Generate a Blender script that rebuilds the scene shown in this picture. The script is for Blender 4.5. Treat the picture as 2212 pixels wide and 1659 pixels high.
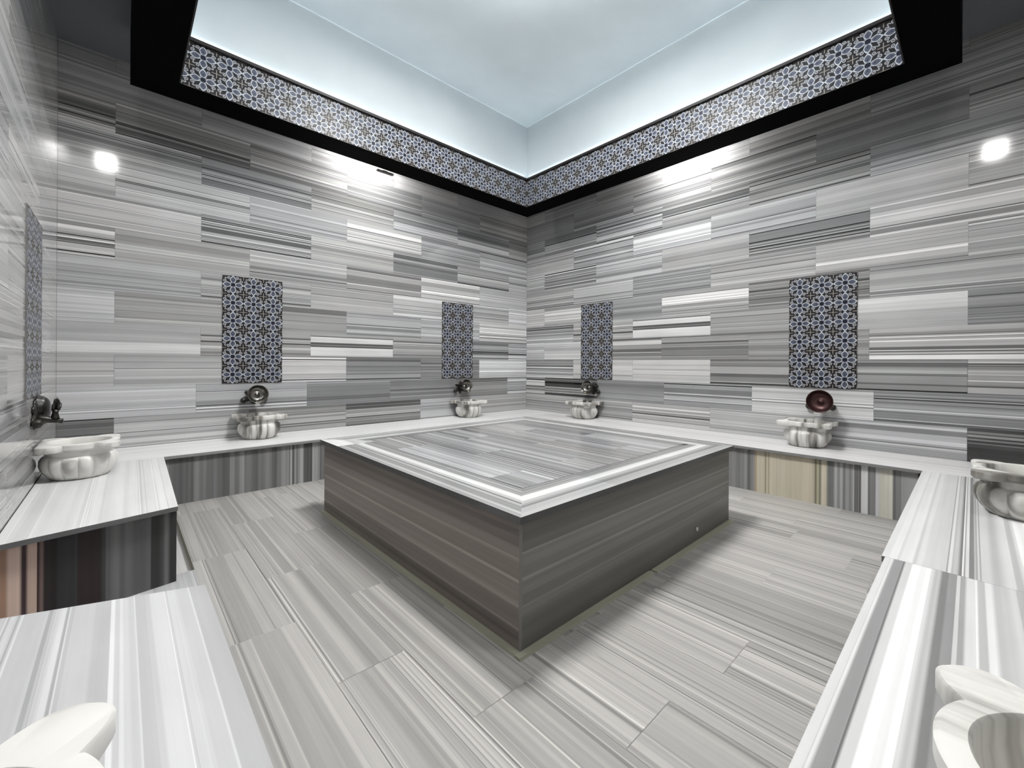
import bpy, bmesh, math, random
from mathutils import Vector, Matrix

C = bpy.context.scene.collection
S = bpy.context.scene
for o in list(bpy.data.objects):
    bpy.data.objects.remove(o)

# ------------------------------------------------------------------ camera
# frame taken as 2212 x 1659; room axes: far corner at the origin, x runs along the
# back wall towards the viewer's left, y along the right-hand wall, floor z = 0
CX, CY, CZ = 5.5129, 5.5944, 1.2913
FPX, PY = 915.67, 785.24
yaw, roll = math.radians(225) + 0.0412, 0.0062
F = Vector((math.cos(yaw), math.sin(yaw), 0))
R0 = F.cross(Vector((0, 0, 1))).normalized()
U0 = R0.cross(F)
Rv = math.cos(roll) * R0 + math.sin(roll) * U0
Uv = -math.sin(roll) * R0 + math.cos(roll) * U0
cam = bpy.data.cameras.new('camera')
cam.sensor_fit = 'HORIZONTAL'
cam.sensor_width = 36.0
cam.lens = FPX / 2212 * 36.0
cam.shift_y = -(829.5 - PY) / 2212
cam.clip_start = 0.02
camo = bpy.data.objects.new('camera', cam)
C.objects.link(camo)
m = Matrix.Identity(4)
for i in range(3):
    m[i][0], m[i][1], m[i][2] = Rv[i], Uv[i], -F[i]
m[0][3], m[1][3], m[2][3] = CX, CY, CZ
camo.matrix_world = m
S.camera = camo

# ------------------------------------------------------------------ world, exposure, lamp strengths
w = bpy.data.worlds.new('world')
S.world = w
w.use_nodes = True
w.node_tree.nodes['Background'].inputs[0].default_value = (0.6, 0.7, 0.8, 1)
w.node_tree.nodes['Background'].inputs[1].default_value = 0.0
S.view_settings.view_transform = 'Standard'
S.view_settings.look = 'None'
S.view_settings.gamma = 1.0
S.view_settings.use_curve_mapping = False
S.view_settings.exposure = 0.0
S.cycles.max_bounces = 10
S.cycles.diffuse_bounces = 6
S.cycles.sample_clamp_indirect = 8.0
PANEL_L = 142.0     # unseen box light added to light the floor and recess
DOWN_L = 100.0     # the four wall-side downlights
COVE_L = 12.0       # ledge strips added to brighten the raised ceiling

# ------------------------------------------------------------------ room numbers
LX, LY = 5.947, 6.035
HB = 0.449                      # bench top
ZC = 4.20                       # outer ceiling
BO0, BO1X, BO1Y, BW, BZ = 0.571, 5.469, 5.530, 0.326, 3.7226   # beam ring
ZT = 4.96                       # raised ceiling
ZP = 1.0496                     # bottom of tile panels
PITCH = 0.3045

# ------------------------------------------------------------------ helpers
def link(name, bm, mats, parent=None, smooth=False):
    me = bpy.data.meshes.new(name)
    bm.normal_update()
    bm.to_mesh(me)
    bm.free()
    for mt in (mats if isinstance(mats, (list, tuple)) else [mats]):
        me.materials.append(mt)
    if smooth:
        for p in me.polygons:
            p.use_smooth = True
    o = bpy.data.objects.new(name, me)
    C.objects.link(o)
    if parent is not None:
        o.parent = parent
    return o

def thing(name, label, cat, loc=(0, 0, 0), rz=0.0, group=None):
    o = bpy.data.objects.new(name, None)
    C.objects.link(o)
    o.location = loc
    o.rotation_euler = (0, 0, rz)
    o['label'] = label
    o['category'] = cat
    if group:
        o['group'] = group
    return o

def tag(o, label, cat, group=None):
    o['label'] = label
    o['category'] = cat
    if group:
        o['group'] = group
    return o

def dup(root, loc, rz, label):
    r = root.copy()
    C.objects.link(r)
    r.location = loc
    r.rotation_euler = (0, 0, rz)
    r['label'] = label
    for ch in list(root.children):
        c = ch.copy()
        C.objects.link(c)
        c.parent = r
        for g in list(ch.children):
            d = g.copy()
            C.objects.link(d)
            d.parent = c
    return r

def box(bm, x0, x1, y0, y1, z0, z1):
    vs = [bm.verts.new((x, y, z)) for z in (z0, z1) for y in (y0, y1) for x in (x0, x1)]
    for f in ((0, 2, 3, 1), (4, 5, 7, 6), (0, 1, 5, 4), (2, 6, 7, 3), (0, 4, 6, 2), (1, 3, 7, 5)):
        bm.faces.new([vs[i] for i in f])

def lathe(bm, prof, n=40, M=None, rad=None):
    rows = []
    for (r, z) in prof:
        row = []
        for k in range(n):
            a = 2 * math.pi * k / n
            rr = rad(r, z, a) if rad else r
            p = Vector((rr * math.cos(a), rr * math.sin(a), z))
            row.append(bm.verts.new(M @ p if M else p))
        rows.append(row)
    for i in range(len(rows) - 1):
        for k in range(n):
            k2 = (k + 1) % n
            bm.faces.new((rows[i][k], rows[i][k2], rows[i + 1][k2], rows[i + 1][k]))
    return rows

def cap(bm, row, flip=False):
    bm.faces.new(row[::-1] if flip else row)

def tube(bm, pts, rads, n=14):
    rows = []
    for i, p in enumerate(pts):
        p = Vector(p)
        t = (Vector(pts[min(i + 1, len(pts) - 1)]) - Vector(pts[max(i - 1, 0)])).normalized()
        a = t.cross(Vector((0, 0, 1)))
        if a.length < 1e-3:
            a = t.cross(Vector((0, 1, 0)))
        a.normalize()
        b = t.cross(a)
        rows.append([bm.verts.new(p + rads[i] * (math.cos(2 * math.pi * k / n) * a + math.sin(2 * math.pi * k / n) * b)) for k in range(n)])
    for i in range(len(rows) - 1):
        for k in range(n):
            bm.faces.new((rows[i][k], rows[i][(k + 1) % n], rows[i + 1][(k + 1) % n], rows[i + 1][k]))
    cap(bm, rows[0], True)
    cap(bm, rows[-1])

# ------------------------------------------------------------------ materials
def newmat(name):
    mt = bpy.data.materials.new(name)
    mt.use_nodes = True
    nt = mt.node_tree
    return mt, nt, nt.nodes['Principled BSDF']

def plain(name, col, rough=0.5, metal=0.0, spec=0.5):
    mt, nt, b = newmat(name)
    b.inputs['Base Color'].default_value = (*col, 1)
    b.inputs['Roughness'].default_value = rough
    b.inputs['Metallic'].default_value = metal
    b.inputs['Specular IOR Level'].default_value = spec
    return mt

def emit(name, col, strength):
    mt, nt, b = newmat(name)
    b.inputs['Base Color'].default_value = (0.8, 0.8, 0.8, 1)
    b.inputs['Emission Color'].default_value = (*col, 1)
    b.inputs['Emission Strength'].default_value = strength
    return mt

class X:
    """tiny expression builder for math nodes"""
    nt = None
    def __init__(s, v): s.v = v
    @staticmethod
    def op(kind, *a, clamp=False):
        n = X.nt.nodes.new('ShaderNodeMath')
        n.operation = kind
        n.use_clamp = clamp
        for i, q in enumerate(a):
            q = q.v if isinstance(q, X) else q
            if isinstance(q, (int, float)):
                n.inputs[i].default_value = q
            else:
                X.nt.links.new(q, n.inputs[i])
        return X(n.outputs[0])
    def __add__(s, o): return X.op('ADD', s, o)
    __radd__ = __add__
    def __sub__(s, o): return X.op('SUBTRACT', s, o)
    def __rsub__(s, o): return X.op('SUBTRACT', o, s)
    def __mul__(s, o): return X.op('MULTIPLY', s, o)
    __rmul__ = __mul__
    def __truediv__(s, o): return X.op('DIVIDE', s, o)
    def abs(s): return X.op('ABSOLUTE', s)
def xmax(a, b): return X.op('MAXIMUM', a, b)
def xmin(a, b): return X.op('MINIMUM', a, b)
def xlen(a, b): return X.op('SQRT', a * a + b * b)
def inside(d, soft=0.012):           # 1 where d < 0
    return X.op('MULTIPLY_ADD', d, -1.0 / soft, 0.5, clamp=True)
def layer(nt, base, mask, col):
    n = nt.nodes.new('ShaderNodeMix')
    n.data_type = 'RGBA'
    nt.links.new(mask.v, n.inputs[0])
    if isinstance(base, tuple):
        n.inputs[6].default_value = (*base, 1)
    else:
        nt.links.new(base, n.inputs[6])
    n.inputs[7].default_value = (*col, 1)
    return n.outputs[2]

def marble(name, rough=0.22, amt=0.10, spec=0.5, fine=70.0, bump=0.0, rvar=0.08, blot=1.6):
    """banded stone: the bands are the vertex colours of each slab, streaked with fine noise along the band"""
    mt, nt, b = newmat(name)
    at = nt.nodes.new('ShaderNodeAttribute')
    at.attribute_name = 'stone'
    uv = nt.nodes.new('ShaderNodeUVMap')
    uv.uv_map = 'UVMap'
    mp = nt.nodes.new('ShaderNodeMapping')
    mp.inputs['Scale'].default_value = (0.9, fine, 1)
    nt.links.new(uv.outputs[0], mp.inputs[0])
    n1 = nt.nodes.new('ShaderNodeTexNoise')
    n1.inputs['Scale'].default_value = 1.0
    n1.inputs['Detail'].default_value = 4.0
    nt.links.new(mp.outputs[0], n1.inputs['Vector'])
    mp2 = nt.nodes.new('ShaderNodeMapping')
    mp2.inputs['Scale'].default_value = (2.2, 7.0, 1)
    nt.links.new(uv.outputs[0], mp2.inputs[0])
    n2 = nt.nodes.new('ShaderNodeTexNoise')
    n2.inputs['Scale'].default_value = 1.0
    n2.inputs['Detail'].default_value = 5.0
    nt.links.new(mp2.outputs[0], n2.inputs['Vector'])
    X.nt = nt
    f = 1.0 + (X(n1.outputs[0]) - 0.5) * (amt * 4.0) + (X(n2.outputs[0]) - 0.5) * (amt * blot)
    mul = nt.nodes.new('ShaderNodeVectorMath')
    mul.operation = 'SCALE'
    nt.links.new(at.outputs['Color'], mul.inputs[0])
    nt.links.new(f.v, mul.inputs['Scale'])
    nt.links.new(mul.outputs[0], b.inputs['Base Color'])
    rr = rough + (X(n2.outputs[0]) - 0.5) * rvar
    nt.links.new(rr.v, b.inputs['Roughness'])
    b.inputs['Specular IOR Level'].default_value = spec
    return mt

M_wall = marble('wall_marble', rough=0.085, amt=0.14, fine=110, rvar=0.04)
M_floor = marble('floor_marble', rough=0.42, amt=0.12, spec=0.35, fine=55)
M_top = marble('platform_marble', rough=0.16, amt=0.11, fine=60)
M_seat = marble('bench_marble', rough=0.32, amt=0.05, spec=0.4, fine=45, blot=4.0)
M_face = marble('panel_marble', rough=0.35, amt=0.09, spec=0.35, fine=50)
M_grout = plain('grout', (0.16, 0.16, 0.155), 0.7)
M_grout_l = plain('pale_grout', (0.42, 0.41, 0.38), 0.8)
M_cement = plain('cement_strip', (0.34, 0.33, 0.26), 0.8)
M_black = plain('black_wood', (0.0008, 0.0008, 0.0009), 0.6, spec=0.02)
M_trim = plain('dark_trim', (0.022, 0.018, 0.018), 0.45, spec=0.3)
M_dark = plain('dark_ceiling_paint', (0.16, 0.17, 0.19), 0.6)  # outer ceiling coloured darker to stand for its lack of light
M_bronze = plain('dark_bronze', (0.035, 0.034, 0.03), 0.35, metal=0.6)
M_steel = plain('tarnished_metal', (0.22, 0.21, 0.195), 0.24, metal=1.0)
M_steel_d = plain('blackened_metal', (0.07, 0.07, 0.068), 0.28, metal=0.9)
M_copper = plain('dark_copper', (0.075, 0.04, 0.038), 0.4, metal=0.8)
M_grey = plain('grey_casing', (0.2, 0.19, 0.18), 0.5)
M_white = plain('white_casing', (0.7, 0.7, 0.7), 0.5)
E_down = emit('downlight_glow', (1.0, 0.99, 0.97), DOWN_L)
E_panel = emit('panel_glow', (1.0, 0.98, 0.955), PANEL_L)
E_side = emit('side_glow', (0.93, 0.98, 1.0), 60.0)
E_cove = emit('cove_glow', (0.86, 0.95, 1.0), COVE_L)

def plaster(name, k):
    mt, nt, b = newmat(name)
    tc = nt.nodes.new('ShaderNodeTexCoord')
    n = nt.nodes.new('ShaderNodeTexNoise')
    n.inputs['Scale'].default_value = 1.6
    n.inputs['Detail'].default_value = 6
    nt.links.new(tc.outputs['Object'], n.inputs['Vector'])
    r = nt.nodes.new('ShaderNodeValToRGB')
    r.color_ramp.elements[0].position = 0.3
    r.color_ramp.elements[0].color = (0.445 * k, 0.49 * k, 0.51 * k, 1)
    r.color_ramp.elements[1].position = 0.75
    r.color_ramp.elements[1].color = (0.495 * k, 0.54 * k, 0.56 * k, 1)
    nt.links.new(n.outputs[0], r.inputs[0])
    nt.links.new(r.outputs[0], b.inputs['Base Color'])
    b.inputs['Roughness'].default_value = 0.75
    return mt
M_plaster = plaster('pale_blue_plaster', 1.0)
M_plaster_c = plaster('pale_ceiling_paint', 1.62)  # wall plaster lightened in colour to stand for light on the raised ceiling

def ceramic():
    mt, nt, b = newmat('patterned_ceramic')
    X.nt = nt
    uv = nt.nodes.new('ShaderNodeUVMap')
    uv.uv_map = 'UVMap'
    sp = nt.nodes.new('ShaderNodeSeparateXYZ')
    nt.links.new(uv.outputs[0], sp.inputs[0])
    fu = (X.op('FRACT', X(sp.outputs[0])) - 0.5).abs()
    fv = (X.op('FRACT', X(sp.outputs[1])) - 0.5).abs()
    a, c = xmax(fu, fv), xmin(fu, fv)
    r = xlen(fu, fv)
    white = (0.45, 0.47, 0.51)
    dark = (0.014, 0.013, 0.015)
    slate = (0.075, 0.084, 0.115)
    cream = (0.30, 0.275, 0.24)
    navy = (0.008, 0.009, 0.02)
    # white linework on a dark ground
    col = layer(nt, dark, inside((xlen(a - 0.40, c - 0.20) - 0.052).abs() - 0.012), white)
    col = layer(nt, col, inside((xlen(a - 0.335, c - 0.335) - 0.05).abs() - 0.011), cream)
    col = layer(nt, col, inside(xlen(a - 0.40, c - 0.20) - 0.018), cream)
    col = layer(nt, col, inside(xmax((0.5 - c) - 0.19, (0.5 - a) - 0.014)), cream)
    # dark leaf on the diagonal, outlined in white
    dg = (a - c) * 0.7071
    al = (a + c) * 0.7071
    leaf = dg.abs() + (al - 0.32).abs() * 0.5 - 0.100
    col = layer(nt, col, inside(leaf - 0.012), white)
    col = layer(nt, col, inside(leaf + 0.004), dark)
    # petals on the axes
    p = (a - 0.275) / 0.165
    q = c / 0.112
    pet = p * p + q - 1.0
    p2 = (a - 0.285) / 0.225
    q2 = c / 0.140
    pet2 = p2 * p2 + q2 - 1.0
    col = layer(nt, col, inside(pet2, 0.1), white)
    col = layer(nt, col, inside(r - 0.128), white)
    col = layer(nt, col, inside(pet, 0.1), slate)
    p3 = (a - 0.235) / 0.04
    q3 = c / 0.020
    col = layer(nt, col, inside(p3 * p3 + q3 * q3 - 1.0, 0.5), (0.02, 0.025, 0.06))
    col = layer(nt, col, inside(xmax(r - 0.116, a - 0.104)), navy)
    nt.links.new(col, b.inputs['Base Color'])
    b.inputs['Roughness'].default_value = 0.4
    b.inputs['Specular IOR Level'].default_value = 0.2
    return mt
M_tile = ceramic()

def basin_marble(name, sh):
    mt, nt, b = newmat(name)
    X.nt = nt
    tc = nt.nodes.new('ShaderNodeTexCoord')
    oi = nt.nodes.new('ShaderNodeObjectInfo')
    mp = nt.nodes.new('ShaderNodeMapping')
    mp.inputs['Scale'].default_value = (13, 1.2, 0.8)
    nt.links.new(tc.outputs['Object'], mp.inputs[0])
    cb = nt.nodes.new('ShaderNodeCombineXYZ')
    off = X.op('MULTIPLY', X(oi.outputs['Location']) if False else X(oi.outputs['Random']), 40.0)
    nt.links.new(off.v, cb.inputs[0])
    nt.links.new(cb.outputs[0], mp.inputs['Location'])
    n = nt.nodes.new('ShaderNodeTexNoise')
    n.inputs['Scale'].default_value = 1.0
    n.inputs['Detail'].default_value = 3.5
    n.inputs['Roughness'].default_value = 0.55
    nt.links.new(mp.outputs[0], n.inputs['Vector'])
    r = nt.nodes.new('ShaderNodeValToRGB')
    e = r.color_ramp.elements
    e[0].position = 0.34 + sh; e[0].color = (0.10, 0.095, 0.085, 1)
    e[1].position = 0.60 + sh; e[1].color = (0.74, 0.73, 0.70, 1)
    k = e.new(0.42 + sh); k.color = (0.25, 0.235, 0.215, 1)
    k = e.new(0.50 + sh); k.color = (0.58, 0.57, 0.54, 1)
    nt.links.new(n.outputs[0], r.inputs[0])
    nt.links.new(r.outputs[0], b.inputs['Base Color'])
    b.inputs['Roughness'].default_value = 0.3
    return mt
M_basin = basin_marble('carved_marble', 0.0)
M_basin_w = basin_marble('pale_carved_marble', -0.10)

# ------------------------------------------------------------------ banded slabs
def lin(g, tint=(1, 1, 1)):
    if isinstance(g, (tuple, list)):
        return tuple(max(0.0, min(1.0, q)) ** 2.2 for q in g)
    g = max(0.03, min(0.97, g)) ** 2.2
    return (g * tint[0], g * tint[1], g * tint[2])

def bands(rng, length, tone, con=0.1, style='mix'):
    """list of (t0, t1, colour, softness) across the band direction"""
    out = []
    t = 0.0
    drift = rng.uniform(-1, 1) * con * 0.35
    tint = (1.035, 1.0, .955) if style == 'warm' else rng.choice([(1, 1, 1), (1.0, 1.0, 1.015), (1.01, 1.0, 0.985), (1.0, 1.0, 1.02), (1.015, 1.0, 1.0)])
    while t < length:
        k = rng.random()
        if k < 0.50:
            wd = rng.uniform(0.002, 0.006)
        elif k < 0.82:
            wd = rng.uniform(0.006, 0.016)
        else:
            wd = rng.uniform(0.016, 0.055)
        wide = wd > 0.012
        g = tone + drift + rng.gauss(0, con * (0.55 if wide else 0.9))
        if not wide:
            z = rng.random()
            if z < 0.16:
                g = tone - con * rng.uniform(1.5, 3.0)
            elif z < 0.24:
                g = tone + con * rng.uniform(1.0, 2.0)
        out.append((t, min(length, t + wd), lin(g, tint), rng.choice([0.12, 0.2, 0.5, 0.9])))
        t += wd
        if rng.random() < 0.18:
            drift = rng.uniform(-1, 1) * con * 0.6
    return [(a / length, b / length, c, s) for a, b, c, s in out]

def spec_bands(lst, length=1.0):
    """explicit bands: [(position, colour)...], each holds until the next position"""
    out = []
    for i in range(len(lst) - 1):
        out.append((lst[i][0] / length, lst[i + 1][0] / length, lin(lst[i][1]), lst[i][2] if len(lst[i]) > 2 else 0.15))
    return out

def stops(bd):
    st = [(0.0, bd[0][2])]
    for i in range(len(bd) - 1):
        t = bd[i][1]
        h = 0.5 * min(bd[i][1] - bd[i][0], bd[i + 1][1] - bd[i + 1][0]) * bd[i][3]
        h = max(h, 1e-5)
        st.append((t - h, bd[i][2]))
        st.append((t + h, bd[i + 1][2]))
    st.append((1.0, bd[-1][2]))
    return st

class Slab:
    """collects banded quads into one mesh"""
    def __init__(s, seed=0):
        s.bm = bmesh.new()
        s.col = s.bm.loops.layers.float_color.new('stone')
        s.uv = s.bm.loops.layers.uv.new('UVMap')
        s.rng = random.Random(seed)
    def quad(s, A, B, C_, D, bd, mat=0):
        """A-B is the edge along the bands at t=0, D-C the one at t=1"""
        A, B, C_, D = map(Vector, (A, B, C_, D))
        st = stops(bd)
        lu = ((B - A).length + (C_ - D).length) / 2
        lv = (D - A).length
        ou, ov = s.rng.uniform(0, 50), s.rng.uniform(0, 50)
        prev = None
        for t, c in st:
            l, r = A.lerp(D, t), B.lerp(C_, t)
            vl, vr = s.bm.verts.new(l), s.bm.verts.new(r)
            if prev and t - prev[2] > 1e-7:
                f = s.bm.faces.new((prev[0], prev[1], vr, vl))
                f.material_index = mat
                vals = ((prev[3], 0, prev[2]), (prev[3], lu, prev[2]), (c, lu, t), (c, 0, t))
                for lp, (cc, uu, tt) in zip(f.loops, vals):
                    lp[s.col] = (*cc, 1)
                    lp[s.uv].uv = (ou + uu, ov + tt * lv)
            prev = (vl, vr, t, c)
    def flat(s, pts, g, mat=0):
        f = s.bm.faces.new([s.bm.verts.new(p) for p in pts])
        f.material_index = mat
        for lp in f.loops:
            lp[s.col] = (*lin(g), 1)
            lp[s.uv].uv = (lp.vert.co.x + lp.vert.co.z, lp.vert.co.y)
        return f
    def done(s, name, mats, parent=None):
        return link(name, s.bm, mats, parent)

# ------------------------------------------------------------------ walls
A_J = [0, 1.108, 2.219, 3.334, 4.443, 5.566]
B_J = [0, 0.45, 1.56, 2.67, 3.78, 4.893]
C_J = [0, 0.47, 1.59, 2.71, 3.82, 4.93]
# tone (and contrast) of every tile, course by course from the bench up
TB = {  # back wall (y = 0)
 -2: [.66, .64, (.5, .1), .62, .6, .45],
 -1: [(.66, .12), .52, .5, .5, (.62, .15), .74],
 0: [.8, (.52, .07), (.52, .1), (.66, .1), .68, .66],
 1: [(.62, .16), (.6, .12), .52, 'Z', (.6, .08), 'LB'],
 2: [(.76, .12), .66, .56, .55, .6, .7],
 3: [.74, (.62, .12), .72, .6, .6, .62],
 4: [.7, (.7, .1), .56, .62, .65, (.55, .16)],
 5: [.62, (.55, .12), (.52, .12), .6, (.58, .14), .66],
 6: [.62, .55, (.62, .1), .6, .62, .64],
 7: [.6, .62, (.62, .12), .64, (.58, .12), .6],
 8: [.6, .6, .6, (.6, .12), (.56, .14), (.58, .14)],
}
TR = {  # right-hand wall (x = 0)
 -2: [.62, .62, (.64, .12), .7, .64, 'K'],
 -1: [(.5, .18), (.42, .16), .52, (.48, .14), .74, .56],
 0: [(.64, .12), .72, .73, (.52, .12), (.58, .12), (.52, .12)],
 1: [.76, .75, (.5, .12), .54, .56, (.68, .12)],
 2: [(.6, .14), (.55, .12), 'Z', .55, 'W', .52],
 3: [.74, (.68, .12), .54, (.72, .12), (.5, .12), .6],
 4: [.6, .62, .54, .6, .68, .6],
 5: [.6, (.52, .12), (.6, .12), .6, (.5, .12), (.66, .1)],
 6: [.62, (.58, .12), (.6, .12), .6, .64, .62],
 7: [.6, .6, (.6, .14), (.52, .12), .56, .6],
 8: [.58, (.6, .12), .58, (.58, .14), .56, (.56, .12)],
}
def special(code):
    if code == 'Z':
        l = [(0, .42), (.012, .74), (.03, .82), (.10, .84), (.13, .3), (.145, .45), (.165, .33), (.185, .5), (.19, .8), (.235, .84), (.26, .36), (.272, .62), (PITCH, .6)]
    elif code == 'LB':
        l = [(0, .66), (.02, .78), (.05, .8), (.09, .79), (.12, .64), (.16, .66), (.2, .62), (.25, .64), (PITCH, .6)]
    elif code == 'W':
        l = [(0, .66), (.1, .68), (.15, .67), (.17, .78), (.2, .74), (.21, .8), (.24, .77), (.25, .82), (PITCH, .82)]
    else:
        l = [(0, .24), (.06, .22), (.1, .2), (.14, .26), (.17, .45), (.18, .25), (.2, .5), (.215, .28), (.23, .58), (.25, .3), (.26, .5), (.28, .3), (PITCH, .3)]
    return spec_bands([(a, b, 0.3) for a, b in l], PITCH)

GAIN = 1.0
def wall(name, P0, U, length, table, seed, skip=None):
    """P0: foot of wall at the far corner, U: unit vector along it; tiles face the room"""
    N = Vector((0, 0, 1)).cross(U)
    s = Slab(seed)
    rng = s.rng
    P0 = Vector(P0)
    zc = P0 + Vector((0, 0, 0))
    n_in = NORM[name]
    def P(u, z, d=0.0):
        return P0 + U * u + Vector((0, 0, z)) + n_in * d
    # backing (grout plane)
    bk = -0.003
    f = s.flat([P(0, -0.05, bk), P(length, -0.05, bk), P(length, ZC + 0.03, bk), P(0, ZC + 0.03, bk)], 0.42, 1)
    g = 0.0009
    for k in range(-3, 11):
        z0, z1 = ZP + k * PITCH, min(ZP + (k + 1) * PITCH, ZC + 0.02)
        if z1 <= z0 or z1 < 0.3:
            continue
        js = (C_J if k == -1 else (A_J if k % 2 == 0 else B_J)) + [6.68]
        row = table.get(k) if table else None
        for i in range(len(js) - 1):
            a, b = js[i], min(js[i + 1], length)
            if a >= length:
                break
            v = row[min(i, len(row) - 1)] if row else rng.choice([(.68, .035), (.64, .05), (.6, .055), (.7, .035), (.64, .05), (.66, .05)])
            if isinstance(v, str):
                bd = special(v)
            else:
                tone, con = v if isinstance(v, tuple) else (v, rng.choice([.045, .06, .08]))
                bd = bands(rng, PITCH, tone * GAIN, con * 1.45)
            # slight slope to the bands keeps each slab hand-cut
            s.quad(P(a + g, z0 + g), P(b - g, z0 + g), P(b - g, z1 - g), P(a + g, z1 - g), bd)
    o = s.done(name, [M_wall, M_grout])
    o['kind'] = 'structure'
    return o
NORM = {'wall_back': Vector((0, 1, 0)), 'wall_right': Vector((1, 0, 0)),
        'wall_left': Vector((-1, 0, 0)), 'wall_front': Vector((0, -1, 0))}
wall('wall_back', (0, 0, 0), Vector((1, 0, 0)), LX, TB, 11)
wall('wall_right', (0, 0, 0), Vector((0, 1, 0)), LY, TR, 12)
wall('wall_left', (LX, 0, 0), Vector((0, 1, 0)), LY, None, 13)
wall('wall_front', (0, LY, 0), Vector((1, 0, 0)), LX, None, 14)

# ------------------------------------------------------------------ floor with the sunken channel by the left bench
CHX0, CHX1, CHY0, CHY1, CHD = 5.175, 5.26, 0.80, 2.33, 0.05
s = Slab(21)
fl = s.rng
x = 0.0
ci = 0
cols = []
while x < LX:
    cols.append((x, min(LX, x + PITCH)))
    x += PITCH
cols = [(a, b) for a, b in cols if a < CHX0 - 0.01]
cols[-1] = (cols[-1][0], CHX0)
for a, b in cols:
    y = -fl.uniform(0.0, 1.1)
    while y < LY:
        y0, y1 = max(0, y), min(LY, y + 1.115)
        tone = fl.choice([.59, .60, .615, .63])
        s.quad((a + .0008, y0 + .0008, 0), (a + .0008, y1 - .0008, 0), (b - .0008, y1 - .0008, 0), (b - .0008, y0 + .0008, 0),
               bands(fl, b - a, tone, fl.choice([.05, .065, .08]), 'warm'))
        y += 1.115
    ci += 1
s.flat([(0, 0, -.002), (CHX0, 0, -.002), (CHX0, LY, -.002), (0, LY, -.002)], .4, 1)
# channel: floor, room-side wall, end wall
s.quad((CHX0, CHY0, -CHD), (CHX0, CHY1, -CHD), (5.5, CHY1, -CHD), (5.5, CHY0, -CHD), bands(fl, .3, .74, .02))
s.flat([(CHX0, CHY0, 0), (CHX0, CHY1, 0), (CHX0, CHY1, -CHD), (CHX0, CHY0, -CHD)], .45, 2)
s.flat([(CHX0, CHY1, 0), (LX, CHY1, 0), (LX, CHY1, -CHD), (CHX0, CHY1, -CHD)], .45, 2)
s.flat([(CHX0, 0, 0), (CHX0, CHY0, 0), (LX, CHY0, 0), (LX, 0, 0)], .6, 0)
# doorway strip and floor beyond the channel
s.quad((CHX0, CHY1, 0), (CHX0, 3.5, 0), (LX, 3.5, 0), (LX, CHY1, 0), bands(fl, .7, (.69), .035))
s.quad((CHX0, 3.5, 0), (CHX0, LY, 0), (LX, LY, 0), (LX, 3.5, 0), bands(fl, .7, .66, .04))
o = s.done('floor', [M_floor, M_grout_l, M_cement])
o['kind'] = 'structure'

# ------------------------------------------------------------------ ceiling: outer ring darkened in colour as shade, and raised pale recess
bm = bmesh.new()
i0 = BO0 + BW                       # inner edge of ring
ix1, iy1 = BO1X - BW, BO1Y - BW
def q(bm, pts, mi=0):
    f = bm.faces.new([bm.verts.new(p) for p in pts])
    f.material_index = mi
q(bm, [(0, 0, ZC), (0, LY, ZC), (BO0 + .1, LY, ZC), (BO0 + .1, 0, ZC)])
q(bm, [(BO1X - .1, 0, ZC), (BO1X - .1, LY, ZC), (LX, LY, ZC), (LX, 0, ZC)])
q(bm, [(BO0 + .1, 0, ZC), (BO0 + .1, BO0 + .1, ZC), (BO1X - .1, BO0 + .1, ZC), (BO1X - .1, 0, ZC)])
q(bm, [(BO0 + .1, BO1Y - .1, ZC), (BO0 + .1, LY, ZC), (BO1X - .1, LY, ZC), (BO1X - .1, BO1Y - .1, ZC)])
e = 0.0
zr = BZ + .42
q(bm, [(i0, i0, zr), (ix1, i0, zr), (ix1, i0, ZT), (i0, i0, ZT)], 1)
q(bm, [(i0, iy1, zr), (i0, iy1, ZT), (ix1, iy1, ZT), (ix1, iy1, zr)], 1)
q(bm, [(i0, i0, zr), (i0, i0, ZT), (i0, iy1, ZT), (i0, iy1, zr)], 1)
q(bm, [(ix1, i0, zr), (ix1, iy1, zr), (ix1, iy1, ZT), (ix1, i0, ZT)], 1)
q(bm, [(i0, i0, ZT), (ix1, i0, ZT), (ix1, iy1, ZT), (i0, iy1, ZT)], 2)
# thin pale bead where the raised ceiling meets its walls
for (x0, x1, y0, y1) in ((i0, ix1, i0, i0 + .012), (i0, ix1, iy1 - .012, iy1), (i0, i0 + .012, i0, iy1), (ix1 - .012, ix1, i0, iy1)):
    box(bm, x0, x1, y0, y1, ZT - .012, ZT - .001)
o = link('ceiling', bm, [M_dark, M_plaster, M_plaster_c])
for p in o.data.polygons[9:]:
    p.material_index = 2
o['kind'] = 'structure'

# ------------------------------------------------------------------ black frame with the tiled band
fr = thing('ceiling_frame', 'black square timber frame under the ceiling with a patterned tile band inside', 'ceiling frame', (0, 0, BZ))
def rel(bm):
    bmesh.ops.translate(bm, verts=bm.verts, vec=(0, 0, -BZ))
    return bm
def miter(x0, y0, x1, y1, side):
    """one beam of the ring, mitred at its ends"""
    o_ = [(x0, y0), (x1, y0), (x1, y1), (x0, y1)]
    i_ = [(x0 + BW - .012, y0 + BW - .012), (x1 - BW + .012, y0 + BW - .012), (x1 - BW + .012, y1 - BW + .012), (x0 + BW - .012, y1 - BW + .012)]
    a, b = side, (side + 1) % 4
    bm = bmesh.new()
    pl = [o_[a], o_[b], i_[b], i_[a]]
    vb = [bm.verts.new((*p, BZ)) for p in pl]
    vt = [bm.verts.new((*p, ZC)) for p in pl]
    bm.faces.new(vb[::-1])
    bm.faces.new(vt)
    for k in range(4):
        bm.faces.new((vb[k], vb[(k + 1) % 4], vt[(k + 1) % 4], vt[k]))
    return bm
for sd in range(4):
    link('beam', rel(miter(BO0, BO0, BO1X, BO1Y, sd)), M_black, fr)
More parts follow.
